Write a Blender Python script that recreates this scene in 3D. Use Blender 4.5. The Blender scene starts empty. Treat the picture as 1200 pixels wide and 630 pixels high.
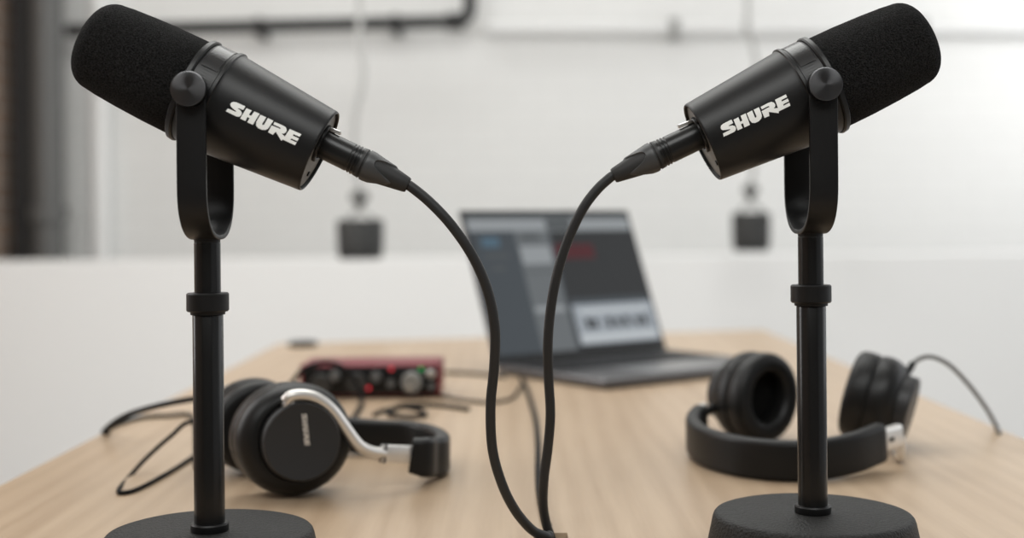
import bpy, bmesh, math, random
from mathutils import Vector, Matrix
from mathutils.geometry import tessellate_polygon
random.seed(7)
S = bpy.context.scene
COL = S.collection

# ------------------------------------------------------------------ camera
FX, HOR, ROLL = 1500.0, 263.0, math.radians(0.5)
DESK, CAMH = 0.74, 0.94            # desk surface, lens height
cd = bpy.data.cameras.new('camera'); cam = bpy.data.objects.new('camera', cd); COL.objects.link(cam)
cd.sensor_width = 36.0; cd.lens = 45.0; cd.shift_y = -52.0/1200.0
cd.clip_start = 0.05; cd.clip_end = 60
cam.matrix_world = (Matrix.Translation((0, 0, CAMH)) @ Matrix.Rotation(math.pi/2, 4, 'X') @ Matrix.Rotation(-ROLL, 4, 'Z'))
cd.dof.use_dof = True; cd.dof.focus_distance = 0.765; cd.dof.aperture_fstop = 3.9
S.camera = cam

# ------------------------------------------------------------------ light
S.view_settings.view_transform = 'Standard'; S.view_settings.look = 'None'
S.view_settings.gamma = 1.0; S.view_settings.use_curve_mapping = False
S.view_settings.exposure = 0.12
W = bpy.data.worlds.new('world'); S.world = W; W.use_nodes = True
W.node_tree.nodes['Background'].inputs[0].default_value = (0.96, 0.98, 1.0, 1)
W.node_tree.nodes['Background'].inputs[1].default_value = 0.40

def area(name, loc, target, sx, sy, power, color=(1, 1, 1)):
    l = bpy.data.lights.new(name, 'AREA'); l.shape = 'RECTANGLE'; l.size = sx; l.size_y = sy
    l.energy = power; l.color = color
    o = bpy.data.objects.new(name, l); COL.objects.link(o); o.location = loc
    o.rotation_euler = (Vector(target)-Vector(loc)).to_track_quat('-Z', 'Y').to_euler()
    return o
area('window_daylight', (2.9, 2.2, 1.8), (0.0, 2.6, 0.9), 2.6, 1.8, 14, (0.97, 0.985, 1.0))
area('left_window_daylight', (-2.0, 1.9, 1.7), (0.4, 3.4, 0.7), 1.6, 1.5, 36, (0.98, 0.99, 1.0))
area('ceiling_softlight', (-0.2, 2.2, 2.8), (-0.2, 2.4, 0), 2.4, 2.0, 44, (0.985, 0.995, 0.965))
area('front_fill', (-0.1, -0.7, 2.8), (-0.1, 0.3, 0.6), 2.6, 1.5, 72, (0.985, 0.995, 0.975))  # added fill above and behind the camera, brightens surfaces facing it
area('far_wall_fill', (-0.7, 4.8, 2.8), (-0.7, 5.15, 0.8), 2.4, 0.4, 8, (0.99, 1.0, 0.985))  # added lamp to lift the upper back wall, no real fitting
area('far_right_fill', (2.7, 4.25, 1.9), (1.0, 5.3, 1.25), 0.9, 1.2, 15.5, (0.98, 0.99, 1.0))  # added lamp hung in mid-air, brightens the right of the back wall

# ------------------------------------------------------------------ helpers
c_, s_ = math.cos(ROLL), math.sin(ROLL)
def unroll(px, py):
    dx, dy = px-600.0, py-HOR
    return dx*c_-dy*s_, dx*s_+dy*c_
def P(px, py, Y):
    """point at depth Y seen at a photograph pixel"""
    u, v = unroll(px, py)
    return Vector((u/FX*Y, Y, CAMH-v/FX*Y))
def T(px, py, h=0.0):
    """point h above the desk surface seen at a photograph pixel"""
    u, v = unroll(px, py)
    Y = (CAMH-DESK-h)*FX/v
    return Vector((u/FX*Y, Y, DESK+h))

def mat(name, col, rough=0.5, metal=0.0, spec=0.5, emit=None, estr=1.0, coat=0.0):
    m = bpy.data.materials.new(name); m.use_nodes = True
    b = m.node_tree.nodes['Principled BSDF']
    b.inputs['Base Color'].default_value = (*col, 1)
    b.inputs['Roughness'].default_value = rough
    b.inputs['Metallic'].default_value = metal
    b.inputs['Specular IOR Level'].default_value = spec
    b.inputs['Coat Weight'].default_value = coat
    if emit:
        b.inputs['Emission Color'].default_value = (*emit, 1); b.inputs['Emission Strength'].default_value = estr
    return m
def nodes(m):
    return m.node_tree.nodes, m.node_tree.links, m.node_tree.nodes['Principled BSDF']
def add_noise_bump(m, scale, strength, dist=0.001, detail=3, col_var=None, kind='noise'):
    N, L, b = nodes(m)
    tc = N.new('ShaderNodeTexCoord')
    if kind == 'noise':
        t = N.new('ShaderNodeTexNoise'); t.inputs['Scale'].default_value = scale; t.inputs['Detail'].default_value = detail
        out = t.outputs['Fac']
    else:
        t = N.new('ShaderNodeTexVoronoi'); t.inputs['Scale'].default_value = scale; out = t.outputs['Distance']
    L.new(tc.outputs['Object'], t.inputs['Vector'])
    bp = N.new('ShaderNodeBump'); bp.inputs['Strength'].default_value = strength; bp.inputs['Distance'].default_value = dist
    L.new(out, bp.inputs['Height']); L.new(bp.outputs['Normal'], b.inputs['Normal'])
    if col_var:
        r = N.new('ShaderNodeValToRGB'); r.color_ramp.elements[0].position = 0.35; r.color_ramp.elements[1].position = 0.72
        r.color_ramp.elements[0].color = (*col_var[0], 1); r.color_ramp.elements[1].color = (*col_var[1], 1)
        L.new(out, r.inputs['Fac']); L.new(r.outputs['Color'], b.inputs['Base Color'])
    return m

M = {}
M['body'] = add_noise_bump(mat('satin_black_metal', (0.007, 0.007, 0.0073), 0.38, 0, 0.30), 2500, 0.12, 0.0004)
M['neck'] = mat('brushed_black_metal', (0.009, 0.009, 0.0095), 0.36, 0, 0.30)
M['panel'] = add_noise_bump(mat('glossy_black_panel', (0.015, 0.015, 0.016), 0.22, 0, 0.55), 900, 0.25, 0.0004)
M['yoke'] = add_noise_bump(mat('powder_coated_black', (0.0055, 0.0055, 0.0058), 0.4, 0, 0.28), 1800, 0.18, 0.0004)
M['knob'] = mat('spun_black_metal', (0.10, 0.10, 0.104), 0.32, 1.0, 0.5)
N, L, b = nodes(M['knob']); b.inputs['Anisotropic'].default_value = 0.85
tg = N.new('ShaderNodeTangent'); tg.direction_type = 'RADIAL'; tg.axis = 'Y'; L.new(tg.outputs[0], b.inputs['Tangent'])
M['foam'] = add_noise_bump(mat('black_foam', (0.01, 0.01, 0.01), 0.95, 0, 0.15), 1150, 1.0, 0.003, 3, ((0.0012, 0.0012, 0.0012), (0.028, 0.0275, 0.0275)))
M['base'] = add_noise_bump(mat('leathery_black_iron', (0.010, 0.0098, 0.0095), 0.55, 0, 0.27), 620, 1.0, 0.0012, 2)
M['pole'] = mat('black_lacquered_tube', (0.0045, 0.0045, 0.0045), 0.24, 0, 0.36)
M['white_print'] = mat('white_print', (0.86, 0.87, 0.85), 0.5)
M['grey_plate'] = mat('dark_grey_plate', (0.17, 0.17, 0.165), 0.45, 0.2)
M['xlr_black'] = mat('connector_black', (0.008, 0.008, 0.008), 0.3, 0, 0.35)
M['boot'] = mat('boot_rubber', (0.020, 0.020, 0.020), 0.55, 0, 0.35)
M['collet'] = mat('collet_grey_plastic', (0.042, 0.043, 0.044), 0.45, 0, 0.45)
M['silver'] = mat('silver_metal', (0.72, 0.71, 0.69), 0.28, 1.0)
M['satin_silver'] = mat('satin_silver', (0.74, 0.72, 0.69), 0.36, 0.85)
M['cable'] = mat('cable_rubber', (0.016, 0.016, 0.0165), 0.48, 0, 0.35)
M['thin_cable'] = mat('thin_black_cable', (0.005, 0.005, 0.005), 0.65, 0, 0.15)
M['grey_cable'] = mat('grey_cable', (0.13, 0.13, 0.125), 0.5)
M['leather'] = add_noise_bump(mat('black_leatherette', (0.006, 0.006, 0.006), 0.42, 0, 0.28), 700, 0.25, 0.0005)
M['hp_shell'] = mat('headphone_black', (0.006, 0.006, 0.006), 0.40, 0, 0.30)
M['hp_cap'] = mat('headphone_cap_grey', (0.026, 0.026, 0.027), 0.42, 0.1, 0.35)
M['cloth'] = add_noise_bump(mat('black_cloth', (0.004, 0.004, 0.004), 0.95, 0, 0.1), 1500, .4)
M['red_case'] = mat('red_anodised', (0.16, 0.012, 0.020), 0.42, 0.3)
M['face_black'] = mat('black_face', (0.004, 0.004, 0.004), 0.4, 0, 0.25)
M['knob_dark'] = mat('knob_dark', (0.03, 0.03, 0.03), 0.35)
M['led_red'] = mat('led_red', (0.3, 0.01, 0.015), 0.4, emit=(1, 0.06, 0.09), estr=0.55)
M['led_green'] = mat('led_green', (0.01, 0.3, 0.05), 0.4, emit=(0.06, 0.75, 0.22), estr=0.35)
M['laptop'] = mat('space_grey_aluminium', (0.13, 0.13, 0.135), 0.38, 0.75)
M['laptop_rim'] = mat('pale_aluminium_edge', (0.5, 0.5, 0.5), 0.3, 0.9)
M['bezel'] = mat('black_bezel', (0.006, 0.006, 0.0065), 0.3, 0, 0.25)
M['keys'] = mat('black_keys', (0.008, 0.008, 0.009), 0.5, 0, 0.25)
def screen(name, c): return mat(name, (0.005, 0.005, 0.005), 0.25, 0, 0.12, emit=c, estr=0.68)

# ---- geometry builders
def link(name, bm, material, parent=None, smooth=True, autos=35):
    bmesh.ops.remove_doubles(bm, verts=bm.verts, dist=1e-6)
    bmesh.ops.recalc_face_normals(bm, faces=bm.faces)
    off = Vector((0, 0, 0))
    if parent is not None:
        p = parent
        while p is not None: off += p.location; p = p.parent
        bm.transform(Matrix.Translation(-off))
    me = bpy.data.meshes.new(name); bm.to_mesh(me); bm.free()
    for m in (material if isinstance(material, (list, tuple)) else [material]): me.materials.append(m)
    if smooth:
        me.shade_smooth(); me.set_sharp_from_angle(angle=math.radians(autos))
    o = bpy.data.objects.new(name, me); COL.objects.link(o)
    if parent is not None: o.parent = parent
    return o
def mesh_thing(name, bm, material, origin, smooth=True):
    """a thing that is one mesh, with its origin at its base"""
    bm.transform(Matrix.Translation(-Vector(origin)))
    o = link(name, bm, material, None, smooth); o.location = origin
    return o
def empty(name, loc):
    o = bpy.data.objects.new(name, None); COL.objects.link(o); o.location = loc; o.empty_display_size = 0.05
    return o
def tag(o, label, cat, group=None):
    o['label'] = label; o['category'] = cat
    if group: o['group'] = group
    return o
def struct(o): o['kind'] = 'structure'; return o

def B(): return bmesh.new()
def box(bm, lo, hi, mi=0, bevel=0.0, seg=2):
    lo, hi = Vector(lo), Vector(hi)
    r = bmesh.ops.create_cube(bm, size=1.0)
    for v in r['verts']:
        v.co = Vector((lo[i]+(v.co[i]+0.5)*(hi[i]-lo[i]) for i in range(3)))
    fs = {f for v in r['verts'] for f in v.link_faces}
    if bevel:
        es = {e for f in fs for e in f.edges}
        rr = bmesh.ops.bevel(bm, geom=list(es), offset=bevel, segments=seg, affect='EDGES', profile=0.5)
        fs = set(rr['faces']) | {f for f in fs if f.is_valid}
    for f in fs: f.material_index = mi
    return bm
def frame(o, ax, up):
    """matrix with local X along ax, local Z near up"""
    x = Vector(ax).normalized(); z = Vector(up); z = (z-x*z.dot(x)).normalized(); y = z.cross(x)
    m = Matrix((x, y, z)).transposed().to_4x4(); m.translation = Vector(o)
    return m
def lathe(bm, prof, mtx, n=64, closed=False, mi=0):
    """revolve (a, r) points about local X"""
    rings = []
    for a, r in prof:
        if r < 1e-7: rings.append([bm.verts.new(mtx @ Vector((a, 0, 0)))])
        else: rings.append([bm.verts.new(mtx @ Vector((a, r*math.sin(2*math.pi*k/n), r*math.cos(2*math.pi*k/n)))) for k in range(n)])
    pr = list(zip(rings[:-1], rings[1:]))
    if closed: pr.append((rings[-1], rings[0]))
    for A, C in pr:
        for k in range(n):
            k2 = (k+1) % n
            if len(A) == 1 and len(C) == 1: continue
            if len(A) == 1: f = (A[0], C[k], C[k2])
            elif len(C) == 1: f = (A[k], C[0], A[k2])
            else: f = (A[k], C[k], C[k2], A[k2])
            try: bm.faces.new(f).material_index = mi
            except ValueError: pass
    return bm
def spline(pts, n=8):
    pts = [Vector(p) for p in pts]; out = []
    q = [2*pts[0]-pts[1]]+pts+[2*pts[-1]-pts[-2]]
    for i in range(1, len(q)-2):
        p0, p1, p2, p3 = q[i-1:i+3]
        for k in range(n):
            t = k/n
            out.append(0.5*((2*p1)+(p2-p0)*t+(2*p0-5*p1+4*p2-p3)*t*t+(3*p1-p0-3*p2+p3)*t**3))
    out.append(pts[-1]); return out
def tube(bm, pts, r, n=14, cap=True):
    """round tube along a polyline; r a number or a list"""
    up = Vector((0.13, 0.31, 0.94)); rings = []
    t0 = (pts[1]-pts[0]).normalized(); u = (up-t0*up.dot(t0)).normalized()
    for i, p in enumerate(pts):
        t = (pts[min(i+1, len(pts)-1)]-pts[max(i-1, 0)]).normalized()
        u = (u-t*u.dot(t)).normalized(); w = t.cross(u)
        rr = r[i] if isinstance(r, (list, tuple)) else r
        rings.append([bm.verts.new(p+rr*(u*math.cos(2*math.pi*k/n)+w*math.sin(2*math.pi*k/n))) for k in range(n)])
    for A, C in zip(rings[:-1], rings[1:]):
        for k in range(n): bm.faces.new((A[k], A[(k+1) % n], C[(k+1) % n], C[k]))
    if cap: bm.faces.new(rings[0][::-1]); bm.faces.new(rings[-1])
    return bm
def sweep(bm, pts, sect, side=None, scales=None, up=(0, 0, 1)):
    """sweep a section [(across, up)]; `side` fixes the width axis, else across = tangent x up"""
    rings = []; U = Vector(up)
    for i, p in enumerate(pts):
        t = (pts[min(i+1, len(pts)-1)]-pts[max(i-1, 0)]).normalized()
        if side is not None: a = Vector(side); u = t.cross(a).normalized()
        else:
            u = U; a = t.cross(u).normalized(); u = a.cross(t).normalized()
        sx, sy = scales[i] if scales else (1, 1)
        rings.append([bm.verts.new(p+a*x*sx+u*y*sy) for x, y in sect])
    n = len(sect)
    for A, C in zip(rings[:-1], rings[1:]):
        for k in range(n): bm.faces.new((A[k], A[(k+1) % n], C[(k+1) % n], C[k]))
    bm.faces.new(rings[0][::-1]); bm.faces.new(rings[-1])
    return bm
def rrect(w, h, r, n=5):
    out = []
    for cx, cy, a0 in ((w/2-r, h/2-r, 0), (-w/2+r, h/2-r, 90), (-w/2+r, -h/2+r, 180), (w/2-r, -h/2+r, 270)):
        for k in range(n+1):
            a = math.radians(a0+90*k/n); out.append((cx+r*math.cos(a), cy+r*math.sin(a)))
    return out

# ---- the logo lettering, outlined letter by letter (normalised to cap height 1)
_S = [(75,187),(100,157),(178,192),(190,190),(150,156),(128,132),(124,112),(135,94),(160,84),(190,90),(283,133),(262,173),(208,151),(204,155),(236,182),(247,205),(240,230),(218,246),(190,244)]
_H = [(228,265),(295,152),(350,177),(322,225),(346,236),(378,187),(435,213),(362,333),(302,304),(328,260),(305,250),(283,292)]
_U = [(443,223),(505,250),(460,326),(467,334),(481,331),(522,258),(580,287),(540,352),(522,375),(495,388),(455,385),(415,366),(394,336),(400,298)]
_R = [(523,412),(562,338),(632,366),(652,377),(658,366),(640,354),(580,328),(594,299),(678,336),(713,358),(723,388),(712,414),(692,426),(668,424),(702,458),(662,503),(605,406),(574,440)]
_E = [(755,375),(878,432),(860,461),(796,433),(786,447),(852,478),(836,508),(771,479),(761,492),(828,521),(809,552),(680,491),(662,503),(702,458)]
def _norm(poly):
    co, si = math.cos(math.radians(26.1)), math.sin(math.radians(26.1))
    return [(((x-519)*co+(y-407)*si+40)/131.0, ((x-519)*si-(y-407)*co)/131.0-0.5) for x, y in poly]
LOGO = [_norm(p) for p in (_S, _H, _U, _R, _E)]       # about 6.2 wide, 1 tall, centred on 0
def logo(bm, fn, h, cuts=2):
    """fn(u, v) -> point; h = cap height"""
    for poly in LOGO:
        vs = [Vector((x*h, y*h, 0)) for x, y in poly]
        bv = [bm.verts.new(v) for v in vs]; fs = []
        for tri in tessellate_polygon([vs]):
            try: fs.append(bm.faces.new([bv[i] for i in tri]))
            except ValueError: pass
    if cuts: bmesh.ops.subdivide_edges(bm, edges=bm.edges[:], cuts=cuts, use_grid_fill=True)
    for v in bm.verts: v.co = fn(v.co.x, v.co.y)
    return bm

# ================================================================== the room
def wall_material(name, col, brick=False):
    m = mat(name, col, 0.75, 0, 0.2); N, L, b = nodes(m)
    tc = N.new('ShaderNodeTexCoord'); sp = N.new('ShaderNodeSeparateXYZ'); cb = N.new('ShaderNodeCombineXYZ')
    L.new(tc.outputs['Object'], sp.inputs[0]); L.new(sp.outputs['Y' if brick else 'X'], cb.inputs['X']); L.new(sp.outputs['Z'], cb.inputs['Y'])
    br = N.new('ShaderNodeTexBrick'); br.inputs['Scale'].default_value = 4.0
    br.inputs['Mortar Size'].default_value = 0.02
    br.inputs['Brick Width'].default_value = 0.9; br.inputs['Row Height'].default_value = 0.3
    if brick:
        br.inputs['Color1'].default_value = (0.42, 0.30, 0.23, 1); br.inputs['Color2'].default_value = (0.34, 0.25, 0.20, 1)
        br.inputs['Mortar'].default_value = (0.5, 0.47, 0.43, 1)
        L.new(br.outputs['Color'], b.inputs['Base Color'])
    else:
        c2 = tuple(c*0.985 for c in col); c3 = tuple(c*0.955 for c in col)
        br.inputs['Color1'].default_value = (*col, 1); br.inputs['Color2'].default_value = (*c2, 1); br.inputs['Mortar'].default_value = (*c3, 1)
        L.new(br.outputs['Color'], b.inputs['Base Color'])
    L.new(cb.outputs[0], br.inputs['Vector'])
    bp = N.new('ShaderNodeBump'); bp.inputs['Strength'].default_value = 0.5 if brick else 0.2; bp.inputs['Distance'].default_value = 0.006; bp.invert = True
    L.new(br.outputs['Fac'], bp.inputs['Height']); L.new(bp.outputs['Normal'], b.inputs['Normal'])
    return m
M['white_brick'] = wall_material('white_painted_brick', (0.80, 0.80, 0.785))
M['brick'] = wall_material('bare_brick', (0.3, 0.2, 0.15), True)
M['plaster'] = add_noise_bump(mat('white_plaster', (0.82, 0.82, 0.81), 0.7, 0, 0.2), 30, 0.05, 0.002)
M['concrete'] = add_noise_bump(mat('grey_concrete', (0.42, 0.41, 0.40), 0.6), 8, 0.1, 0.003, 5, ((0.36, 0.355, 0.35), (0.48, 0.47, 0.46)))
WALL_Y, LOW_Y = 5.3, 4.4
LOW_Z = CAMH-38.3*LOW_Y/FX
XL, XR, ZC = -2.055, 3.0, 2.9
struct(link('floor', box(B(), (XL-0.2, -2.6, -0.1), (XR+0.2, WALL_Y+0.2, 0)), M['concrete'], smooth=False))
struct(link('ceiling', box(B(), (XL-0.2, -2.6, ZC), (XR+0.2, WALL_Y+0.2, ZC+0.1)), M['plaster'], smooth=False))
struct(link('wall_back', box(B(), (XL-0.2, WALL_Y, 0), (XR+0.2, WALL_Y+0.2, ZC)), M['white_brick'], smooth=False))
struct(link('wall_left', box(B(), (XL-0.2, -2.6, 0), (XL, WALL_Y, ZC)), M['brick'], smooth=False))
M['rear'] = add_noise_bump(mat('warm_grey_plaster', (0.30, 0.295, 0.285), 0.8, 0, 0.2), 30, 0.05, 0.002)
struct(link('wall_rear', box(B(), (XL-0.2, -2.8, 0), (XR+0.2, -2.6, ZC)), M['rear'], smooth=False))
lw = B(); box(lw, (XL, LOW_Y, 0), (XR, LOW_Y+0.22, LOW_Z), bevel=0.004)
struct(link('wall_low', lw, M['plaster'], smooth=False))

# ---- pipes and steelwork on the back wall
M['pipe_grey'] = mat('dark_grey_painted_steel', (0.115, 0.115, 0.112), 0.5)
M['pipe_black'] = mat('black_painted_steel', (0.012, 0.012, 0.012), 0.5)
M['pipe_white'] = mat('white_painted_steel', (0.78, 0.78, 0.77), 0.5)
py_ = WALL_Y-0.16
xp = P(56, 150, py_).x
r0 = empty('steel_downpipe', (xp, py_, 0))
bm = B(); tube(bm, [Vector((xp, py_, z)) for z in (0.0, 0.9, 1.8, ZC)], 0.060, 24); link('pipe', bm, M['pipe_grey'], r0)
for z in (1.0, 1.95):
    bm = B(); lathe(bm, [(-0.03, 0.058), (-0.03, 0.074), (0.03, 0.074), (0.03, 0.058)], frame((xp, py_, z), (0, 0, 1), (0, 1, 0)), 24, True); link('coupling', bm, M['pipe_grey'], r0)
tag(r0, 'thick dark grey vertical pipe on the back wall at far left', 'pipe')
xb = P(31, 150, WALL_Y-0.09).x
bm = B(); box(bm, (xb-0.036, WALL_Y-0.14, 0), (xb+0.036, WALL_Y-0.13, ZC)); box(bm, (xb-0.036, WALL_Y-0.012, 0), (xb+0.036, WALL_Y-0.001, ZC)); box(bm, (xb-0.006, WALL_Y-0.13, 0), (xb+0.006, WALL_Y-0.012, ZC))
tag(mesh_thing('steel_column', bm, M['pipe_black'], (xb, WALL_Y-0.07, 0), False), 'black steel column between the brick wall and the thick grey pipe', 'column')
yh = WALL_Y-0.145
a0, a1 = P(78.5, 36, yh+0.0), P(535, 25, yh)
path = [a0, a0.lerp(a1, .5), a1]
for k in range(1, 7):
    t = math.radians(90*k/6); path.append(a1+Vector((0.055*math.sin(t), 0, 0.055*(1-math.cos(t)))))
path.append(Vector((path[-1].x, yh, ZC)))
r0 = empty('black_pipe', (a0.x, yh, a0.z))
bm = B(); tube(bm, path, 0.027, 20); link('pipe', bm, M['pipe_black'], r0)
bm = B(); lathe(bm, [(-0.04, 0.026), (-0.04, 0.037), (0.03, 0.037), (0.03, 0.026)], frame(a1, (1, 0, 0), (0, 0, 1)), 24, True); link('coupling', bm, M['pipe_black'], r0)
for px in (160, 300, 462):
    q = a0.lerp(a1, (px-72)/(535-72)); bm = B(); box(bm, (q.x-0.015, yh-0.01, q.z-0.034), (q.x+0.015, WALL_Y-0.001, q.z+0.034), bevel=0.003); link('bracket', bm, M['pipe_black'], r0)
tag(r0, 'long black horizontal pipe high on the back wall, turning upward at right', 'pipe')
xw = P(117, 150, WALL_Y-0.05).x
bm = B(); tube(bm, [Vector((xw, WALL_Y-0.05, z)) for z in (0.0, 1.0, 2.0, ZC)], 0.042, 20)
tag(mesh_thing('white_riser_pipe', bm, M['pipe_white'], (xw, WALL_Y-0.05, 0)), 'white vertical pipe against the back wall right of the grey pipe', 'pipe')
yc = WALL_Y-0.045
b0, b1 = P(570, 34, yc), P(1300, 34, yc)
r0 = empty('white_conduit', (b0.x, yc, b0.z))
bm = B(); tube(bm, [b0, b0.lerp(b1, .5), b1], 0.026, 20); link('pipe', bm, M['pipe_white'], r0)
M['clip'] = mat('grey_clip', (0.30, 0.30, 0.29), 0.5)
for px in (790, 1080):
    q = b0.lerp(b1, (px-570)/(1300-570)); bm = B(); box(bm, (q.x-0.02, yc-0.03, q.z-0.04), (q.x+0.02, WALL_Y-0.001, q.z+0.04), bevel=0.003); link('pipe_clip', bm, M['clip'], r0)
tag(r0, 'white horizontal conduit pipe along the upper right of the back wall', 'pipe')

# ---- two dark pots hung on pale ropes
M['pot'] = add_noise_bump(mat('charcoal_pot', (0.028, 0.028, 0.027), 0.7), 60, 0.3, 0.002, 4, ((0.02, 0.02, 0.02), (0.05, 0.05, 0.048)))
M['rope'] = add_noise_bump(mat('pale_cotton_rope', (0.42, 0.42, 0.41), 0.9), 200, 0.5, 0.002)
M['knot'] = mat('grey_rope_knot', (0.14, 0.14, 0.135), 0.9)
def pot(px, ptop, pbot, half, Y, sway, label):
    bot = P(px, pbot, Y); top = P(px, ptop, Y); r = half/FX*Y; h = top.z-bot.z
    t = empty('hanging_pot', bot)
    bm = B(); lathe(bm, [(0, 0), (0, r*0.86), (0.006, r*0.93), (h*0.3, r*0.98), (h*0.9, r), (h*0.97, r*0.97), (h, r*0.90), (h, r*0.82), (h*0.86, r*0.80), (h*0.86, 0)], frame(bot, (0, 0, 1), (0, 1, 0)), 40)
    link('pot', bm, M['pot'], t)
    k = P(px-1, ptop-24, Y)
    bm = B(); lathe(bm, [(-0.034, 0), (-0.03, 0.010), (-0.012, 0.013), (0.0, 0.026), (0.014, 0.026), (0.024, 0.014), (0.028, 0)], frame(k, (0, 0, 1), (0, 1, 0)), 24); link('knot', bm, M['knot'], t)
    for a in (45, 135, 225, 315):
        e = top+Vector((math.cos(math.radians(a))*r*0.86, math.sin(math.radians(a))*r*0.86, -0.002))
        bm = B(); tube(bm, spline([k+Vector((0, 0, -0.02)), k.lerp(e, .45)+Vector((0, 0, -0.01)), e], 6), 0.0035, 8); link('sling_cord', bm, M['rope'], t)
    pts = [k+Vector((0, 0, 0.02))]+[P(x, y, Y) for x, y in sway]; pts.append(Vector((pts[-1].x, Y, ZC)))
    bm = B(); tube(bm, spline(pts, 8), 0.008, 10); link('rope', bm, M['rope'], t)
    tag(t, label, 'hanging pot')
pot(422.5, 257, 303, 27.5, 3.4, [(416, 190), (416, 140), (424, 100), (425, 70), (420, 40), (421, 0)], 'left of the two dark pots hung on ropes before the white wall')
pot(880.5, 249, 294, 22.5, 4.0, [(884, 190), (888, 110), (884, 60), (874, 25), (876, 0)], 'dark pot on a rope seen under the right microphone')

# ================================================================== the table
def wood():
    m = mat('light_oak', (0.5, 0.36, 0.25), 0.36, 0, 0.42); N, L, b = nodes(m)
    tc = N.new('ShaderNodeTexCoord')
    mp = N.new('ShaderNodeMapping'); mp.inputs['Scale'].default_value = (9.0, 0.9, 1.0); L.new(tc.outputs['Object'], mp.inputs['Vector'])
    n1 = N.new('ShaderNodeTexNoise'); n1.inputs['Scale'].default_value = 2.2; n1.inputs['Detail'].default_value = 6; n1.inputs['Distortion'].default_value = 0.6
    L.new(mp.outputs[0], n1.inputs['Vector'])
    wv = N.new('ShaderNodeTexWave'); wv.wave_type = 'BANDS'; wv.bands_direction = 'X'; wv.inputs['Scale'].default_value = 1.6
    wv.inputs['Distortion'].default_value = 7.0; wv.inputs['Detail'].default_value = 3; wv.inputs['Detail Scale'].default_value = 0.8; L.new(mp.outputs[0], wv.inputs['Vector'])
    mp2 = N.new('ShaderNodeMapping'); mp2.inputs['Scale'].default_value = (160, 7, 1); L.new(tc.outputs['Object'], mp2.inputs['Vector'])
    n2 = N.new('ShaderNodeTexNoise'); n2.inputs['Scale'].default_value = 2.0; n2.inputs['Detail'].default_value = 4; L.new(mp2.outputs[0], n2.inputs['Vector'])
    def mix(a, b_, f):
        x = N.new('ShaderNodeMix'); x.data_type = 'FLOAT'; x.inputs[0].default_value = f; L.new(a, x.inputs[2]); L.new(b_, x.inputs[3]); return x.outputs[0]
    f = mix(mix(n1.outputs['Fac'], wv.outputs['Fac'], 0.22), n2.outputs['Fac'], 0.28)
    # boards glued side by side, each with its own tone
    sx = N.new('ShaderNodeSeparateXYZ'); L.new(tc.outputs['Object'], sx.inputs[0])
    mu = N.new('ShaderNodeMath'); mu.operation = 'MULTIPLY_ADD'; mu.inputs[1].default_value = 7.3; mu.inputs[2].default_value = 0.35; L.new(sx.outputs['X'], mu.inputs[0])
    fl = N.new('ShaderNodeMath'); fl.operation = 'FLOOR'; L.new(mu.outputs[0], fl.inputs[0])
    wn = N.new('ShaderNodeTexWhiteNoise'); wn.noise_dimensions = '1D'; L.new(fl.outputs[0], wn.inputs['W'])
    f = mix(f, wn.outputs['Value'], 0.16)
    r = N.new('ShaderNodeValToRGB'); e = r.color_ramp.elements
    e[0].position = 0.28; e[0].color = (0.345, 0.245, 0.160, 1); e[1].position = 0.72; e[1].color = (0.475, 0.362, 0.252, 1)
    L.new(f, r.inputs['Fac'])
    # one small dark knot
    k = T(1102, 565); vm = N.new('ShaderNodeMapping'); vm.inputs['Location'].default_value = (-k.x, -k.y*1.0, 0)
    vm.vector_type = 'POINT'
    L.new(tc.outputs['Object'], vm.inputs['Vector'])
    sc = N.new('ShaderNodeVectorMath'); sc.operation = 'MULTIPLY'; sc.inputs[1].default_value = (1.0, 1.5, 0); L.new(vm.outputs[0], sc.inputs[0])
    ln = N.new('ShaderNodeVectorMath'); ln.operation = 'LENGTH'; L.new(sc.outputs[0], ln.inputs[0])
    ad = N.new('ShaderNodeMath'); ad.operation = 'MULTIPLY_ADD'; ad.inputs[1].default_value = 0.012; L.new(n2.outputs['Fac'], ad.inputs[0]); L.new(ln.outputs['Value'], ad.inputs[2])
    kr = N.new('ShaderNodeMapRange'); kr.inputs['From Min'].default_value = 0.009; kr.inputs['From Max'].default_value = 0.014; kr.inputs['To Min'].default_value = 0.8; kr.inputs['To Max'].default_value = 0.0; L.new(ad.outputs[0], kr.inputs['Value'])
    mc = N.new('ShaderNodeMix'); mc.data_type = 'RGBA'; L.new(kr.outputs[0], mc.inputs[0]); L.new(r.outputs['Color'], mc.inputs[6]); mc.inputs[7].default_value = (0.10, 0.055, 0.03, 1)
    L.new(mc.outputs[2], b.inputs['Base Color'])
    bp = N.new('ShaderNodeBump'); bp.inputs['Strength'].default_value = 0.12; bp.inputs['Distance'].default_value = 0.0008; L.new(n2.outputs['Fac'], bp.inputs['Height']); L.new(bp.outputs[0], b.inputs['Normal'])
    return m
M['wood'] = wood()
slot = T(645, 624); SLX, SLY = slot.x, slot.y
TH = 0.032
t = empty('desk', (0, 1.3, 0))
bm = B()
xs = [-0.401, SLX-0.011, SLX+0.011, 0.466]; ys = [0.42, SLY-0.045, SLY, None]
def far(x): return 2.19+(x+0.401)/0.867*0.20
def yy(i, j): return ys[j] if ys[j] is not None else far(xs[i])
for z in (DESK, DESK-TH):
    g = [[bm.verts.new((xs[i], yy(i, j), z)) for j in range(4)] for i in range(4)]
    for i in range(3):
        for j in range(3):
            if i == 1 and j == 1: continue
            bm.faces.new((g[i][j], g[i+1][j], g[i+1][j+1], g[i][j+1]))
    if z == DESK: gt = g
def wallq(path):
    for (i, j), (k, l) in zip(path[:-1], path[1:]):
        bm.faces.new((gt[i][j], gt[k][l], g[k][l], g[i][j]))
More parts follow.
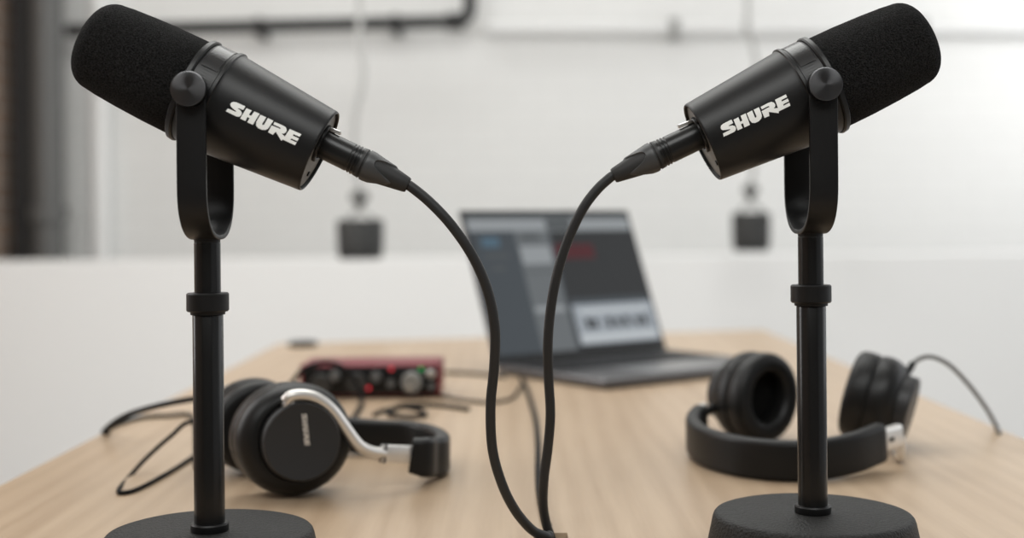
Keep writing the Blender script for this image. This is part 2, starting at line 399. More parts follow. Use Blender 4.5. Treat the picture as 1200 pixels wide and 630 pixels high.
wallq([(0, 0), (1, 0), (2, 0), (3, 0), (3, 1), (3, 2), (3, 3), (2, 3), (1, 3), (0, 3), (0, 2), (0, 1), (0, 0)])
wallq([(1, 1), (2, 1), (2, 2), (1, 2), (1, 1)])
link('tabletop', bm, M['wood'], t, smooth=False)
M['leg'] = mat('black_steel_leg', (0.02, 0.02, 0.02), 0.45)
for x, y in ((-0.34, 0.5), (0.41, 0.5), (-0.34, 2.1), (0.41, 2.1)):
    bm = B(); box(bm, (x-0.025, y-0.025, 0), (x+0.025, y+0.025, DESK-TH), bevel=0.003); link('leg', bm, M['leg'], t, smooth=False)
tag(t, 'long light oak desk the microphones and headphones stand on', 'desk')

# ================================================================== microphones
def microphone(sgn, ringpx, Y, tilt, polepx, logo_a, label, slabel, clabel, cable_pts):
    """sgn +1: rear end points right; -1: rear end points left. returns nothing; everything in metres"""
    k = 0.001
    R = P(*ringpx, Y); ct, st = math.cos(tilt), math.sin(tilt)
    d = Vector((sgn*ct, 0, -st)); n = Vector((sgn*st, 0, ct)); c = Vector((0, -1, 0))
    F = frame(R, d, n)
    xp = P(*polepx, Y).x
    a_p = (xp-R.x)/d.x; piv = R+d*a_p
    zb = CAMH-6*k                                            # bottom of the yoke
    m = empty('microphone', (xp, Y, zb-2.2*k))
    # foam windscreen
    prof = [(-2.0, 0), (-2.0, 28.6), (-3.4, 29.6), (-20, 29.4), (-38, 28.6), (-52, 27.6), (-58, 26.8)]
    for q in range(1, 9):
        an = math.radians(90*q/8*0.92); prof.append((-58-12.2*math.sin(an), 14.8+12.0*math.cos(an)))
    prof += [(-71.6, 9), (-72.4, 4), (-72.6, 0)]
    bm = B(); lathe(bm, [(a*k, r*k) for a, r in prof], F, 96); link('windscreen', bm, M['foam'], m, autos=60)
    # front retaining ring
    bm = B(); lathe(bm, [(a*k, r*k) for a, r in ((-2.6, 28), (-2.6, 30.6), (-1.8, 31.6), (0.6, 31.9), (1.6, 31.3), (1.8, 30), (1.8, 28))], F, 96, True); link('front_ring', bm, M['neck'], m)
    bm = B(); lathe(bm, [(a*k, r*k) for a, r in ((1.6, 27), (1.6, 30.4), (15.0, 30.7), (15.0, 27))], F, 96, True); link('neck', bm, M['neck'], m)
    # shell
    def rs(a): return 31.0+(25.6-31.0)*max(0, a-17)/(81-17)
    prof = [(14.8, 27), (14.8, 31.2), (15.4, 32.0), (17.2, 32.1), (17.8, 31.2), (18.4, 31.0)]
    prof += [(a, rs(a)) for a in range(20, 81, 4)]+[(80.4, rs(80.4)), (81.2, 25.2), (81.4, 24.8), (81.0, 24.2), (78.9, 23.9), (78.9, 0)]
    bm = B(); lathe(bm, [(a*k, r*k) for a, r in prof], F, 96); body = link('body', bm, M['body'], m, autos=28)
    bm = B(); lathe(bm, [(a*k, r*k) for a, r in ((79.0, 0), (79.0, 23.2), (79.2, 23.6), (79.5, 23.6), (79.5, 0))], F, 64); pl = link('rear_plate', bm, M['grey_plate'], m)
    for ph in (35, 155, 275):
        o = F @ Vector((79.5*k, 16.5*k*math.sin(math.radians(ph)), 16.5*k*math.cos(math.radians(ph))))
        bm = B(); lathe(bm, [(0, 0), (0, 1.6*k), (0.8*k, 1.5*k), (0.9*k, 0)], frame(o, d, n), 16); link('screw', bm, M['xlr_black'], pl)
    up = 4.8*k
    Fx = frame(R+n*up, d, n)
    bm = B(); lathe(bm, [(a*k, r*k) for a, r in ((79.3, 9.6), (79.3, 11.6), (80.2, 11.8), (81.4, 11.4), (81.7, 10.2), (81.4, 9.3), (79.3, 9.3))], Fx, 48, True); link('socket_ring', bm, M['xlr_black'], pl)
    # touch panel wrapped over the top of the neck, with printed scale marks below it
    def on(a, ph, rr): return F @ Vector((a*k, -sgn*rr*k*math.sin(ph) if False else 0, 0))+(c*math.sin(ph)+n*math.cos(ph))*rr*k
    bm = B(); nA, nP = 2, 20; gr = []
    for i in range(nP+1):
        ph = math.radians(-20+80*i/nP); gr.append([bm.verts.new(on(a, ph, 31.0)) for a in (3.4, 13.6)])
    for i in range(nP): bm.faces.new((gr[i][0], gr[i+1][0], gr[i+1][1], gr[i][1]))
    link('touch_panel', bm, M['panel'], m)
    bm = B()
    for i in range(5):
        ph = math.radians(62+3.4*i); a0 = 6.2 if sgn > 0 else 6.2
        vs = [bm.verts.new(on(a, ph+dp, 30.85)) for a, dp in ((a0, 0), (13.2, 0), (13.2, 0.018), (a0, 0.018))]; bm.faces.new(vs)
    link('scale_marks', bm, M['xlr_black'], m, smooth=False)
    # lettering
    def fl(u, v):
        a = logo_a+sgn*u/k; r = rs(a)+0.12; ph = math.pi/2-(v/k+1.0)/r
        return on(a, ph, r)
    bm = B(); logo(bm, fl, 6.85*k, 3); link('logo', bm, M['white_print'], body, smooth=False)
    # yoke: a strap bent to a U round the body
    arm = 35.0*k
    pts = [Vector((xp, Y-arm, piv.z+5*k))]
    z0 = zb+30*k
    for i in range(1, 5): pts.append(Vector((xp, Y-arm, piv.z+5*k+(z0-piv.z-5*k)*i/5)))
    for i in range(25):
        an = math.pi*i/24; ca, sa = math.cos(an), math.sin(an)
        pts.append(Vector((xp, Y-math.copysign(abs(ca)**0.82, ca)*arm, z0-(abs(sa)**0.82)*30*k)))
    for i in range(1, 6): pts.append(Vector((xp, Y+arm, z0+(piv.z+5*k-z0)*i/5)))
    bm = B(); sweep(bm, pts, rrect(16.6*k, 2.7*k, 0.6*k, 3), side=(1, 0, 0)); link('yoke', bm, M['yoke'], m, autos=40)
    bm = B(); lathe(bm, [(0, 0), (0, 7.5*k), (3.5*k, 7.8*k), (3.5*k, 0)], frame((xp, Y, zb-3.0*k), (0, 0, 1), (0, 1, 0)), 40); link('mount_stub', bm, M['yoke'], m)
    for s in (-1, 1):
        o = Vector((xp, Y+s*(arm-4.5*k), piv.z))
        bm = B(); lathe(bm, [(0, 5*k), (3.5*k, 5*k)], frame(o, (0, s, 0), (0, 0, 1)), 24); lathe(bm, [(-0.5*k, 0), (-0.5*k, 7.0*k), (3.6*k, 7.0*k), (3.6*k, 0)], frame(o, (0, s, 0), (0, 0, 1)), 32); link('pivot_washer', bm, M['yoke'], m)
        o = Vector((xp, Y+s*(arm+1.2*k), piv.z))
        bm = B(); lathe(bm, [(0, 0), (0, 9.2*k), (0.8*k, 9.9*k), (5.4*k, 10.0*k), (6.2*k, 9.7*k), (6.4*k, 9.2*k), (6.4*k, 0)], frame(o, (0, s, 0), (0, 0, 1)), 64); link('knob', bm, M['knob'], m)
    tag(m, label, 'microphone', )
    # ---------------- stand
    zt = CAMH-178*k
    st_ = empty('microphone_stand', (xp, Y, DESK))
    up_ = lambda z: frame((xp, Y, z), (0, 0, 1), (0, 1, 0))
    bm = B(); lathe(bm, [(0, 0), (0, 62.0*k), (1.5*k, 63.4*k), (4*k, 63.8*k), (18*k, 60.9*k), (20.2*k, 60.1*k), (21.4*k, 59.0*k), (22*k, 57*k), (22*k, 0)], up_(DESK), 128); link('base', bm, M['base'], st_, autos=50)
    bm = B(); lathe(bm, [(0, 0), (0, 10.6*k), (0.8*k, 11.0*k), (4.0*k, 11.0*k), (4.8*k, 10.4*k), (5.0*k, 0)], up_(zt), 48)
    link('base_nut', bm, M['yoke'], st_)
    bm = B(); lathe(bm, [(0, 0), (0, 8.9*k), (125.5*k, 8.9*k), (126*k, 8.6*k), (126*k, 0)], up_(zt+4.6*k), 64); link('lower_pole', bm, M['pole'], st_)
    zc = CAMH-49.4*k
    bm = B(); lathe(bm, [(-1.8*k, 8*k), (-1.8*k, 10.0*k), (0, 10.2*k), (0, 11.6*k), (0.8*k, 12.3*k), (10.2*k, 12.3*k), (11.0*k, 11.6*k), (11.0*k, 7.2*k)], up_(zc), 64, True); link('height_collar', bm, M['yoke'], st_)
    bm = B(); lathe(bm, [(0, 0), (0, 7.65*k), (zb-3.1*k-zc, 7.65*k), (zb-3.1*k-zc, 0)], up_(zc), 64); link('upper_pole', bm, M['pole'], st_)
    tag(st_, slabel, 'microphone stand')
    # ---------------- cable and its connector
    A = R+n*up+d*((2.5 if sgn > 0 else 5.2)*k)
    at = lambda a: A+d*(a*k)
    cb = empty('microphone_cable', at(75))
    bm = B(); lathe(bm, [(a*k, r*k) for a, r in ((74.6, 0), (74.6, 8.4), (80, 8.5), (96.5, 8.6), (97, 8.2), (97.6, 8.2), (98, 8.8), (98.6, 8.8), (99, 8.3), (99.6, 8.3), (100, 8.9), (100.6, 8.9), (101, 8.4), (101.6, 8.4), (102, 8.9), (103.5, 8.9), (103.5, 0))], frame(A, d, n), 48); link('connector_shell', bm, M['xlr_black'], cb)
    def rb(a): return 9.0+(4.7-9.0)*max(0, min(1, (a-108)/25.0))
    bm = B(); lathe(bm, [(a*k, r*k) for a, r in ((103.2, 0), (103.2, 8.9), (105, 9.1), (105.2, 8.5), (106.0, 8.5), (106.2, 9.0), (108, 8.7), (112, rb(112)-0.2), (120, rb(120)-0.1), (128, rb(128)), (133, 4.75), (134, 4.3), (134, 0))], frame(A, d, n), 48); link('boot', bm, M['boot'], cb)
    Fc = frame(A, d, n); bm = B(); nP, nA = 72, 9; gr = []
    for i in range(nP):
        ph = 2*math.pi*i/nP; e = 112+13.5*(0.5-0.5*math.cos(3*(ph-math.radians(295 if sgn > 0 else 65))))**1.2
        ring = []
        for j in range(nA+1):
            a = 106.4+(e-106.4)*j/nA; rr = rb(a)+0.35+0.45*j/nA if j < nA else rb(a)-0.4
            ring.append(bm.verts.new(Fc @ Vector((a*k, rr*k*math.sin(ph), rr*k*math.cos(ph)))))
        gr.append(ring)
    for i in range(nP):
        for j in range(nA): bm.faces.new((gr[i][j], gr[(i+1) % nP][j], gr[(i+1) % nP][j+1], gr[i][j+1]))
    link('collet', bm, M['collet'], cb, autos=50)
    q = A+d*(74.8*k)+n*(8.4*k); bm = B(); box(bm, (0, -2.6*k, 0), (10.5*k, 2.6*k, 2.4*k), bevel=0.6*k); bm.transform(frame(q, d+n*0.06, n)); link('release_tab', bm, M['silver'], cb)
    pts = [at(131), at(136)]+cable_pts
    bm = B(); tube(bm, spline(pts, 10), 3.05*k, 20); link('cable', bm, M['cable'], cb)
    tag(cb, clabel, 'cable')

cl = [P(505, 238, .752), P(530, 265, .752), P(555, 302, .754), P(572, 342, .757), P(580, 385, .76), P(579, 430, .765), P(575, 475, .77), P(577, 525, .776), P(588, 566, .782), P(604, 598, .79), P(624, 621, .80), P(641, 629, .807)]
e0 = cl[-1]; cl += [Vector((SLX-0.001, SLY-0.018, DESK-0.002)), Vector((SLX, SLY-0.024, DESK-0.05))]
cr = [P(698, 224, .785), P(681, 248, .785), P(664, 285, .786), P(652, 325, .787), P(645, 365, .789), P(642, 405, .792), P(643, 445, .797), P(645, 485, .801), P(642, 525, .807), P(637.5, 560, .812), P(636.5, 590, .818), P(640, 613, .822)]
cr += [Vector((SLX+0.002, SLY-0.006, DESK-0.012)), Vector((SLX+0.003, SLY-0.008, DESK-0.06))]
microphone(1, (229, 106.7), 0.752, math.radians(26.4), (244.2, 440), 52.2,
    'black microphone on the left, foam end up and to the left', 'black table stand holding the left microphone, before the headphones with silver arm',
    'black cable plugged into the left microphone, curving down to the desk', cl)
microphone(-1, (963, 100.3), 0.785, math.radians(24.9), (951.2, 440), 48.7,
    'black microphone on the right, foam end up and to the right', 'black table stand holding the right microphone, before the headphones with band in front',
    'black cable plugged into the right microphone, hanging past the laptop screen', cr)

# ================================================================== headphones
def oval(bm, O, ax, e1, loops, n=56, closed=False, cap0=True, cap1=True):
    """loops of (offset along ax, r along e1, r along e2)"""
    ax = Vector(ax).normalized(); e1 = Vector(e1); e1 = (e1-ax*e1.dot(ax)).normalized(); e2 = ax.cross(e1)
    rings = []
    for o, a, b_ in loops:
        rings.append([bm.verts.new(Vector(O)+ax*o+e1*(a*math.cos(2*math.pi*k/n))+e2*(b_*math.sin(2*math.pi*k/n))) for k in range(n)])
    pr = list(zip(rings[:-1], rings[1:]))
    if closed: pr.append((rings[-1], rings[0]))
    for A, C in pr:
        for k in range(n): bm.faces.new((A[k], A[(k+1) % n], C[(k+1) % n], C[k]))
    if not closed:
        if cap0: bm.faces.new(rings[0][::-1])
        if cap1: bm.faces.new(rings[-1])
    return bm
def ear_cup(root, C, nrm, e1, with_logo=None, rx=0.0435, ry=0.041):
    """C centre of the seam plane, nrm outward"""
    k = 0.001
    bm = B(); oval(bm, C, nrm, e1, [(-3.5*k, rx*.95, ry*.95), (-2.5*k, rx*.995, ry*.995), (0, rx*1.005, ry*1.005), (5*k, rx*1.012, ry*1.012), (10*k, rx*.99, ry*.99), (15*k, rx*.93, ry*.93), (18.5*k, rx*.84, ry*.85), (20*k, rx*.76, ry*.78), (20*k, .0305, .0305), (17*k, .030, .030)])
    sh = link('ear_cup', bm, M['hp_shell'], root, autos=40)
    bm = B(); oval(bm, C, nrm, e1, [(16*k, .0268, .0268), (16*k, .0285, .0285), (29*k, .0287, .0287), (30.6*k, .0283, .0283), (31.4*k, .0272, .0272), (31.2*k, .026, .026)])
    cp = link('cap', bm, M['hp_cap'], sh, autos=40)
    # padded cushion: a closed oval roll
    loops = []
    for i in range(20):
        an = 2*math.pi*i/20; w = 0.0090
        loops.append((-12.5*k-math.copysign(abs(math.cos(an))**0.6, math.cos(an))*11.5*k, (rx-.0090)+math.copysign(abs(math.sin(an))**.7, math.sin(an))*w, (ry-.0090)+math.copysign(abs(math.sin(an))**.7, math.sin(an))*w))
    bm = B(); oval(bm, C, nrm, e1, loops, closed=True); cu = link('ear_cushion', bm, M['leather'], root, autos=60)
    bm = B(); oval(bm, C, nrm, e1, [(-1.5*k, rx-.016, ry-.016), (-5*k, rx-.017, ry-.017), (-6*k, rx-.02, ry-.02)]); link('driver_cloth', bm, M['cloth'], cu)
    if with_logo:
        ax = Vector(nrm).normalized(); tdir = Vector(with_logo); tdir = (tdir-ax*tdir.dot(ax)).normalized(); vdir = ax.cross(tdir)
        o = Vector(C)+ax*(31.75*k)+with_logo_off(ax, tdir)
        bm = B(); logo(bm, lambda u, v: o+tdir*u+vdir*v, 0.0037, 0); link('logo', bm, M['satin_silver'], cp, smooth=False)
    return sh
def with_logo_off(ax, tdir): return -tdir*0.0075+ax.cross(tdir)*0.003

def D(x, y, z): return Vector((x, y, DESK+z))
# ---- left pair: lying on its side, one cup facing the lens, band to the right
hp = empty('headphones', D(-0.15, 0.99, 0))
a = math.radians(24); nn = Vector((math.sin(a), -math.cos(a), 0.05)); band_dir = Vector((math.cos(a), math.sin(a), 0))
C1 = D(-0.1655, 0.955, 0.0425)
ear_cup(hp, C1, nn, band_dir, with_logo=(0.10, 0, -1))
C2 = D(-0.212, 1.045, 0.0385)
n2 = Vector((-math.sin(a)*0.7-0.25, math.cos(a), 0.0)); ear_cup(hp, C2, n2, band_dir, rx=.040, ry=.0375)
nn_ = nn.normalized()
def onplane(px, py, off):
    """where the ray through a pixel meets the plane `off` in front of the near cup's seam"""
    r = P(px, py, 1.0)-Vector((0, 0, CAMH)); o = Vector((0, 0, CAMH)); q = C1+nn_*off
    return o+r*((q-o).dot(nn_)/r.dot(nn_))
pts = [onplane(*p) for p in ((335, 470, .0265), (341, 464, .028), (355, 462.5, .0275), (372, 467, .0265), (388, 479, .026), (402, 497, .0255), (415, 515, .025), (424, 524, .024), (436, 529, .022), (450, 531, .019))]
bm = B(); sweep(bm, spline(pts, 6), rrect(.0052, .0088, .0022, 4), up=(nn_.x, nn_.y, nn_.z)); 
bm.free(); bm = B(); tube(bm, spline(pts, 6), 0.0043, 14)
ya = link('yoke_arm', bm, M['satin_silver'], hp)
o = onplane(338, 474, .024); bm = B(); lathe(bm, [(-.006, 0), (-.006, .0042), (.004, .0042), (.0052, .003), (.0055, 0)], frame(o, nn_, (0, 0, 1)), 20); link('pivot_pin', bm, M['satin_silver'], ya)
s0, s1 = onplane(446, 531, .020), onplane(482, 532, .012)
ax = (s1-s0); L_ = ax.length
bm = B(); box(bm, (0, -.003, -.0065), (L_+.004, .003, .0065), bevel=.0015); bm.transform(frame(s0, ax, (0, 0, 1))); sl = link('slider', bm, M['satin_silver'], hp)
bm = B(); box(bm, (.0015, -.0034, -.0068), (.0032, .0034, .0068)); bm.transform(frame(s0, ax, (0, 0, 1))); link('seam', bm, M['knob_dark'], sl)
e = s1
band = [e+Vector((-.0005, .002, -.001)), e+Vector((.010, .004, -.003)), D(-0.0655, 1.001, .0187), D(-0.0585, 1.018, .0168), D(-0.0595, 1.050, .0158), D(-0.070, 1.082, .0156), D(-0.088, 1.105, .0156), D(-0.12, 1.118, .0156), D(-0.15, 1.122, .018), D(-0.178, 1.118, .024)]
sp = spline(band, 6); sc = []
for i in range(len(sp)):
    f = i/(len(sp)-1); w = 1.0 if f > .12 else 0.86+0.14*f/.12
    sc.append((1, w))
bm = B(); sweep(bm, sp, rrect(.013, .0305, .0045, 5), scales=sc); link('headband', bm, M['leather'], hp, autos=50)
pe = sp[-1]; bm = B(); tube(bm, spline([pe, D(-0.20, 1.108, .032), D(-0.230, 1.100, .052), P(266, 457, 1.095), P(275, 456, 1.085)], 6), .0042, 12); link('yoke_arm', bm, M['satin_silver'], hp)
tag(hp, 'black headphones lying with round grey ear cap and silver arm facing front', 'headphones')
# ---- right pair: band curving in front, cushions upright behind
hp = empty('headphones', D(0.24, 1.08, 0))
nl = Vector((-0.53, 0.83, -0.05)); CL = D(0.2195, 1.175, 0.0405)          # outward normal of the cup on the left
ear_cup(hp, CL, nl, Vector((0.3, 0.3, 1)), rx=.0410, ry=.0375)
nr = Vector((0.89, -0.42, -0.25)); CR = D(0.323, 1.140, 0.0415)
ear_cup(hp, CR, nr, Vector((0.1, 0.1, 1)), rx=.0395, ry=.0405)
band = [D(0.166, 1.135, .024), D(0.158, 1.118, .0205), D(0.1535, 1.09, .018), D(0.1565, 1.055, .0168), D(0.168, 1.024, .0163), D(0.187, 1.000, .016), D(0.212, .988, .016), D(0.240, .991, .0168), D(0.266, 1.003, .019), D(0.287, 1.020, .022), D(0.293, 1.026, .0228)]
bm = B(); sp = spline(band, 7); sweep(bm, sp, rrect(.013, .0315, .0045, 5)); link('headband', bm, M['leather'], hp, autos=50)
s0 = D(0.2905, 1.024, .0235); s1 = D(0.3125, 1.043, .0255); ax = s1-s0
bm = B(); box(bm, (0, -.0042, -.0095), (ax.length+.004, .0042, .0095), bevel=.003, seg=3); bm.transform(frame(s0, ax, (0, 0, 1))); sl = link('slider', bm, M['satin_silver'], hp)
bm = B(); box(bm, (.011, -.0046, -.0018), (.018, .0046, .0018)); bm.transform(frame(s0, ax, (0, 0, 1))); link('slider_slot', bm, M['knob_dark'], sl)
bm = B(); tube(bm, spline([s1+Vector((-.001, 0, .003)), D(0.3155, 1.046, .020), D(0.3165, 1.049, .0095), D(0.319, 1.060, .0055), D(0.323, 1.080, .006), D(0.330, 1.10, .010)], 6), .0042, 12); link('yoke_arm', bm, M['satin_silver'], hp)
s0 = D(0.164, 1.134, .026); bm = B(); box(bm, (-.004, -.004, -.0085), (.020, .004, .0085), bevel=.003, seg=3); bm.transform(frame(s0, (0.35, 0.8, .25), (0, 0, 1))); link('slider', bm, M['satin_silver'], hp)
bm = B(); tube(bm, spline([D(0.170, 1.147, .031), D(0.178, 1.162, .030), D(0.186, 1.178, .034), D(0.194, 1.195, .040)], 6), .0042, 12); link('yoke_arm', bm, M['hp_shell'], hp)
q0 = P(1066, 432, 1.15)
bm = B(); tube(bm, spline([P(1060, 440, 1.145), q0, P(1070, 425, 1.152)], 4), [.0035]*5+[.0032]*3+[.003], 12); link('cable_plug', bm, M['hp_shell'], hp)
tag(hp, 'black headphones resting with padded band curved toward the front and cushions behind', 'headphones')
cpts = [P(1067, 428, 1.151), P(1078, 420, 1.155), P(1092, 418, 1.16), P(1112, 427, 1.17), P(1134, 449, 1.18), P(1155, 477, 1.195), T(1168, 500, .0022), T(1171, 507, .0018), T(1172, 520, .0018) + Vector((.012, 0, 0)), T(1182, 516, .0018)+Vector((.03, 0, 0))]
bm = B(); tube(bm, spline(cpts[:8], 8), .0021, 10)
tag(mesh_thing('headphone_cable', bm, M['grey_cable'], T(1171, 507)), 'thin grey cable arching from the right headphones down to the desk', 'cable')

# ---- cables left of the left stand
def cable_thing(pts, r, label, m='thin_cable', name='cable', n=8):
    bm = B(); tube(bm, spline(pts, n), r, 10)
    b0 = min(pts, key=lambda p: p.z)
    return tag(mesh_thing(name, bm, M[m], (b0.x, b0.y, DESK)), label, 'cable')
cable_thing([P(300, 459, 1.09), P(262, 461, 1.10), P(228, 467, 1.12), P(190, 474, 1.14), P(155, 484, 1.17), P(135, 494, 1.19), T(122, 505, .002), T(126, 507, .002)], .0027, 'upper of the two black cables meeting at the left desk edge')
cable_thing([D(-0.262, 1.055, .0022), T(226, 489, .0022), T(195, 487, .0022), T(165, 489, .0022), T(140, 496, .0022), T(128, 502, .0022)], .0022, 'lower black cable running flat along the desk to its left edge')
cable_thing([D(-0.225, 1.02, .030), P(226, 494, 1.05), P(200, 511, 1.05), P(172, 536, 1.045), P(150, 560, 1.03), T(139, 574, .0018), T(146, 577, .0018), T(165, 571, .0018), T(200, 552, .0018), T(228, 534, .0018), T(262, 512, .0018)], .0018, 'thin black cable looping forward over the desk left of the left stand')

# ================================================================== audio interface
t = empty('audio_interface', T(434, 469)+Vector((0, .06, 0)))
fL, fR = T(352, 467), T(516, 467); Yf = (fL.y+fR.y)/2
x0, x1 = fL.x, fR.x; hgt = .037; z0 = DESK+.003
bm = B(); box(bm, (x0, Yf, z0), (x1, Yf+.085, z0+hgt), bevel=.003, seg=3); link('case', bm, M['red_case'], t)
bm = B(); box(bm, (x0+.004, Yf-.0015, z0+.0025), (x1-.004, Yf+.002, z0+hgt-.0025), bevel=.0008); fp = link('front_panel', bm, M['face_black'], t)
for x, y in ((x0+.015, Yf+.015), (x1-.015, Yf+.015), (x0+.015, Yf+.07), (x1-.015, Yf+.07)):
    bm = B(); lathe(bm, [(0, 0), (0, .005), (.0035, .005), (.0035, 0)], frame((x, y, DESK), (0, 0, 1), (0, 1, 0)), 16); link('foot', bm, M['knob_dark'], t)
def dial(name, px, py, r, dep, m, n=24, hole=0):
    o = P(px, py, Yf-.0012)
    pf = [(-.001, 0), (-.001, r), (dep*.8, r*.95), (dep, r*.85)]
    pf += [(dep, hole), (dep*.2, hole), (dep*.2, 0)] if hole else [(dep, 0)]
    bm = B(); lathe(bm, pf, frame(o, (0, -1, 0), (0, 0, 1)), n); return link(name, bm, M[m], t)
dial('input_jack', 376, 450, .0125, .003, 'knob_dark', 32, .009)
dial('input_jack', 418, 449, .0125, .003, 'knob_dark', 32, .009)
M['knob_grey'] = mat('knob_grey', (0.10, 0.10, 0.10), 0.3)
dial('gain_knob', 393, 440, .006, .010, 'knob_grey'); dial('gain_knob', 441, 441, .006, .010, 'knob_grey')
dial('switch_button', 458, 449, .005, .004, 'knob_grey')
M['knob_mid'] = mat('knob_silver_grey', (0.26, 0.26, 0.25), 0.3, 0.4)
kn = dial('monitor_knob', 483, 447, .0122, .014, 'knob_mid', 40)
o = P(480, 454, Yf-.0155); bm = B(); lathe(bm, [(0, 0), (0, .0032), (.0008, .003), (.001, 0)], frame(o, (0, -1, 0), (0, 0, 1)), 16); link('highlight_spot', bm, M['silver'], kn)  # small silver disc standing in for the bright highlight on the knob
dial('headphone_jack', 505, 438, .0052, .003, 'silver', 24, .003); dial('headphone_knob', 506, 452, .0042, .008, 'knob_grey')
dial('indicator_light', 458.5, 432, .0024, .001, 'led_red', 16); dial('indicator_light', 432, 454.5, .0024, .001, 'led_red', 16); dial('indicator_light', 493.5, 432, .0024, .001, 'led_green', 16)
tag(t, 'red audio interface box with black front panel behind the left headphones', 'audio interface')
Yc = Yf-.05
cable_thing([T(330, 462, .003), P(342, 448, Yc), P(358, 431, Yc), P(384, 424.5, Yc), P(407, 434, Yc), P(420, 454, Yc), P(424, 470, Yc-.01), T(418, 484, .0025), T(410, 494, .0025)], .0027, 'black cable arching up across the front of the red audio interface')
cable_thing([T(438, 486, .002), T(452, 480, .002), T(472, 477, .002), T(492, 480, .0025), T(498, 486, .003), T(478, 488, .003), T(455, 484, .003), T(470, 475, .003), T(505, 474, .0025), T(530, 476, .0025), T(549, 479, .0025)], .0024, 'tangle of black cable on the desk in front of the red audio interface')
cable_thing([T(505, 462, .002), T(528, 466, .002), T(548, 469, .002), T(575, 471, .002), T(600, 466, .002), T(612, 450, .002)], .0018, 'thin black cable from beside the red interface toward the laptop')
cable_thing([T(522, 436, .002), T(545, 437, .002), T(570, 439, .002), T(592, 441, .003)], .0022, 'dark cable joining the audio interface to the laptop edge')
cable_thing([T(611, 443, .003), T(616, 452, .003), T(622, 470, .003), T(628, 492, .003), T(630.5, 520, .003), T(630.5, 548, .003), T(632, 575, .003), T(637, 602, .003), T(642.5, 618, .001), Vector((SLX-.004, SLY-.004, DESK-.01)), Vector((SLX-.005, SLY-.006, DESK-.05))], .0025, 'thin black cable lying between laptop and cable slot, behind the hanging microphone cable')
g0 = T(355, 405)
bm = B(); lathe(bm, [(0, 0), (0, .024), (.003, .025), (.007, .023), (.008, .018), (.006, .012), (.006, 0)], frame(g0, (0, 0, 1), (0, 1, 0)), 32)
tag(mesh_thing('cable_grommet', bm, M['thin_cable'], g0), 'small flat black disc on the far left corner of the desk', 'grommet')

# ================================================================== laptop
hl = Vector((-0.0246, 1.714, 0)); dd = Vector((0.6, -0.8, 0)); ww = Vector((0.8, 0.6, 0)); WID, DEP, LID = 0.314, 0.224, 0.2265
lt = empty('laptop', hl+ww*WID/2+dd*DEP/2+Vector((0, 0, DESK)))
def lp(u, v, h): return hl+ww*u+dd*v+Vector((0, 0, DESK+h))
ML = Matrix((ww, dd, Vector((0, 0, 1)))).transposed().to_4x4(); ML.translation = hl+Vector((0, 0, DESK))
bm = B(); box(bm, (0, 0.004, .002), (WID, DEP, .0135), bevel=.003, seg=3); bm.transform(ML); base = link('base', bm, M['laptop'], lt)
for u, v in ((.02, .02), (WID-.02, .02), (.02, DEP-.02), (WID-.02, DEP-.02)):
    bm = B(); lathe(bm, [(0, 0), (0, .006), (.0025, .006), (.0025, 0)], frame(lp(u, v, 0), (0, 0, 1), (0, 1, 0)), 16); link('foot', bm, M['keys'], lt)
bm = B(); box(bm, (.010, .016, .0132), (WID-.010, .126, .0137)); bm.transform(ML); kb = link('keyboard', bm, M['bezel'], lt, smooth=False)
for r in range(6):
    nk = 14 if r < 5 else 9
    for q in range(nk):
        w = (WID-.030)/nk; u = .015+q*w; v = .025+r*.0158
        bm = B(); box(bm, (u+.001, v, .0136), (u+w-.001, v+.0138, .0146)); bm.transform(ML); link('key', bm, M['keys'], kb, smooth=False)
M['trackpad'] = mat('trackpad_grey', (0.20, 0.20, 0.205), 0.3, 0.6)
bm = B(); box(bm, (.088, .130, .0133), (WID-.088, .214, .0138)); bm.transform(ML); link('trackpad', bm, M['trackpad'], lt, smooth=False)
tl = math.radians(22.0)
ldir = (-dd*math.sin(tl)+Vector((0, 0, 1))*math.cos(tl)); lnor = (dd*math.cos(tl)+Vector((0, 0, 1))*math.sin(tl))
MLid = Matrix((ww, ldir, lnor)).transposed().to_4x4(); MLid.translation = lp(0, .004, .011)
bm = B(); box(bm, (0, 0, -.0055), (WID, LID, 0), bevel=.0022, seg=3); bm.transform(MLid); lid = link('lid', bm, M['laptop'], lt)
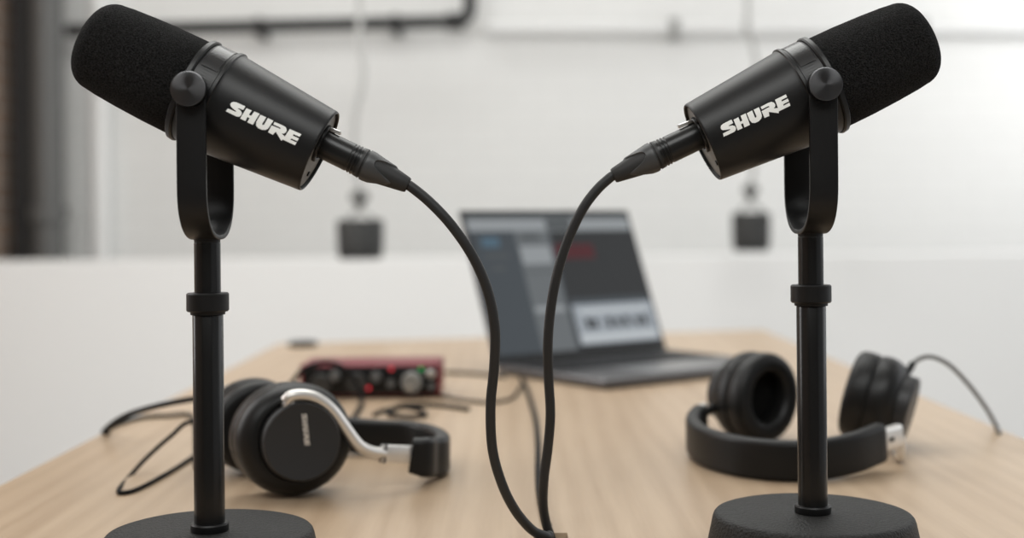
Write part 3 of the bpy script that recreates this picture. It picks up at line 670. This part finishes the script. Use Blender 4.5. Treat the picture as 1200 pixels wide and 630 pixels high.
bm = B(); box(bm, (.002, .003, -.0006), (WID-.002, LID-.002, .0005)); bm.transform(MLid); link('bezel', bm, M['bezel'], lid, smooth=False)
bm = B(); tube(bm, [lp(.03, .002, .0125), lp(WID-.03, .002, .0125)], .0045, 14); link('hinge', bm, M['bezel'], lt)
SC = [screen('screen_dark', (.036, .038, .040)), screen('screen_sidebar', (.075, .088, .10)), screen('screen_column', (.17, .185, .195)), screen('screen_topbar', (.36, .385, .40)),
      screen('screen_red', (.095, .020, .025)), screen('screen_mixer', (.40, .44, .48)), screen('screen_blue', (.10, .17, .23)), screen('screen_mid', (.10, .11, .115)), screen('screen_pale', (.62, .66, .69))]
bm = B(); sx0, sx1, sy0, sy1 = .006, WID-.006, .013, LID-.007
def sr(u0, v0, u1, v1, mi, lay):
    f = [(sx0+(sx1-sx0)*u, sy1-(sy1-sy0)*v, .0007+lay*.00006) for u, v in ((u0, v0), (u1, v0), (u1, v1), (u0, v1))]
    bm.faces.new([bm.verts.new(MLid @ Vector(p)) for p in f]).material_index = mi
sr(0, 0, 1, 1, 0, 0)
sr(0, 0, 1, .035, 7, 1); sr(0, .035, 1, .125, 3, 1); sr(.46, .04, .62, .12, 7, 2)
sr(0, .125, .26, 1, 1, 1); sr(.06, .17, .16, .24, 6, 2); sr(.06, .29, .2, .32, 7, 2); sr(.08, .38, .16, .41, 7, 2)
sr(.26, .125, .46, 1, 2, 1); sr(.27, .24, .45, .37, 3, 2); sr(.29, .15, .40, .19, 7, 2); sr(.27, .42, .45, .43, 7, 2); sr(.27, .68, .45, .72, 3, 2)
sr(.46, .125, 1, .135, 7, 1); sr(.46, .23, .72, .34, 4, 2)
sr(.49, .635, 1, .68, 1, 2); sr(.49, .68, 1, .97, 5, 2); sr(.53, .715, .97, .75, 8, 3)
for i, u in enumerate((.55, .59, .68, .735, .79, .86, .91)):
    sr(u, .78+.01*(i % 2), u+.032, .86, 0, 3)
sr(.5, .895, .98, .955, 8, 3); sr(.46, .125, .475, 1, 1, 3)
link('screen', bm, SC, lid, smooth=False)
tag(lt, 'open grey laptop showing recording software, standing in the middle of the desk', 'laptop')
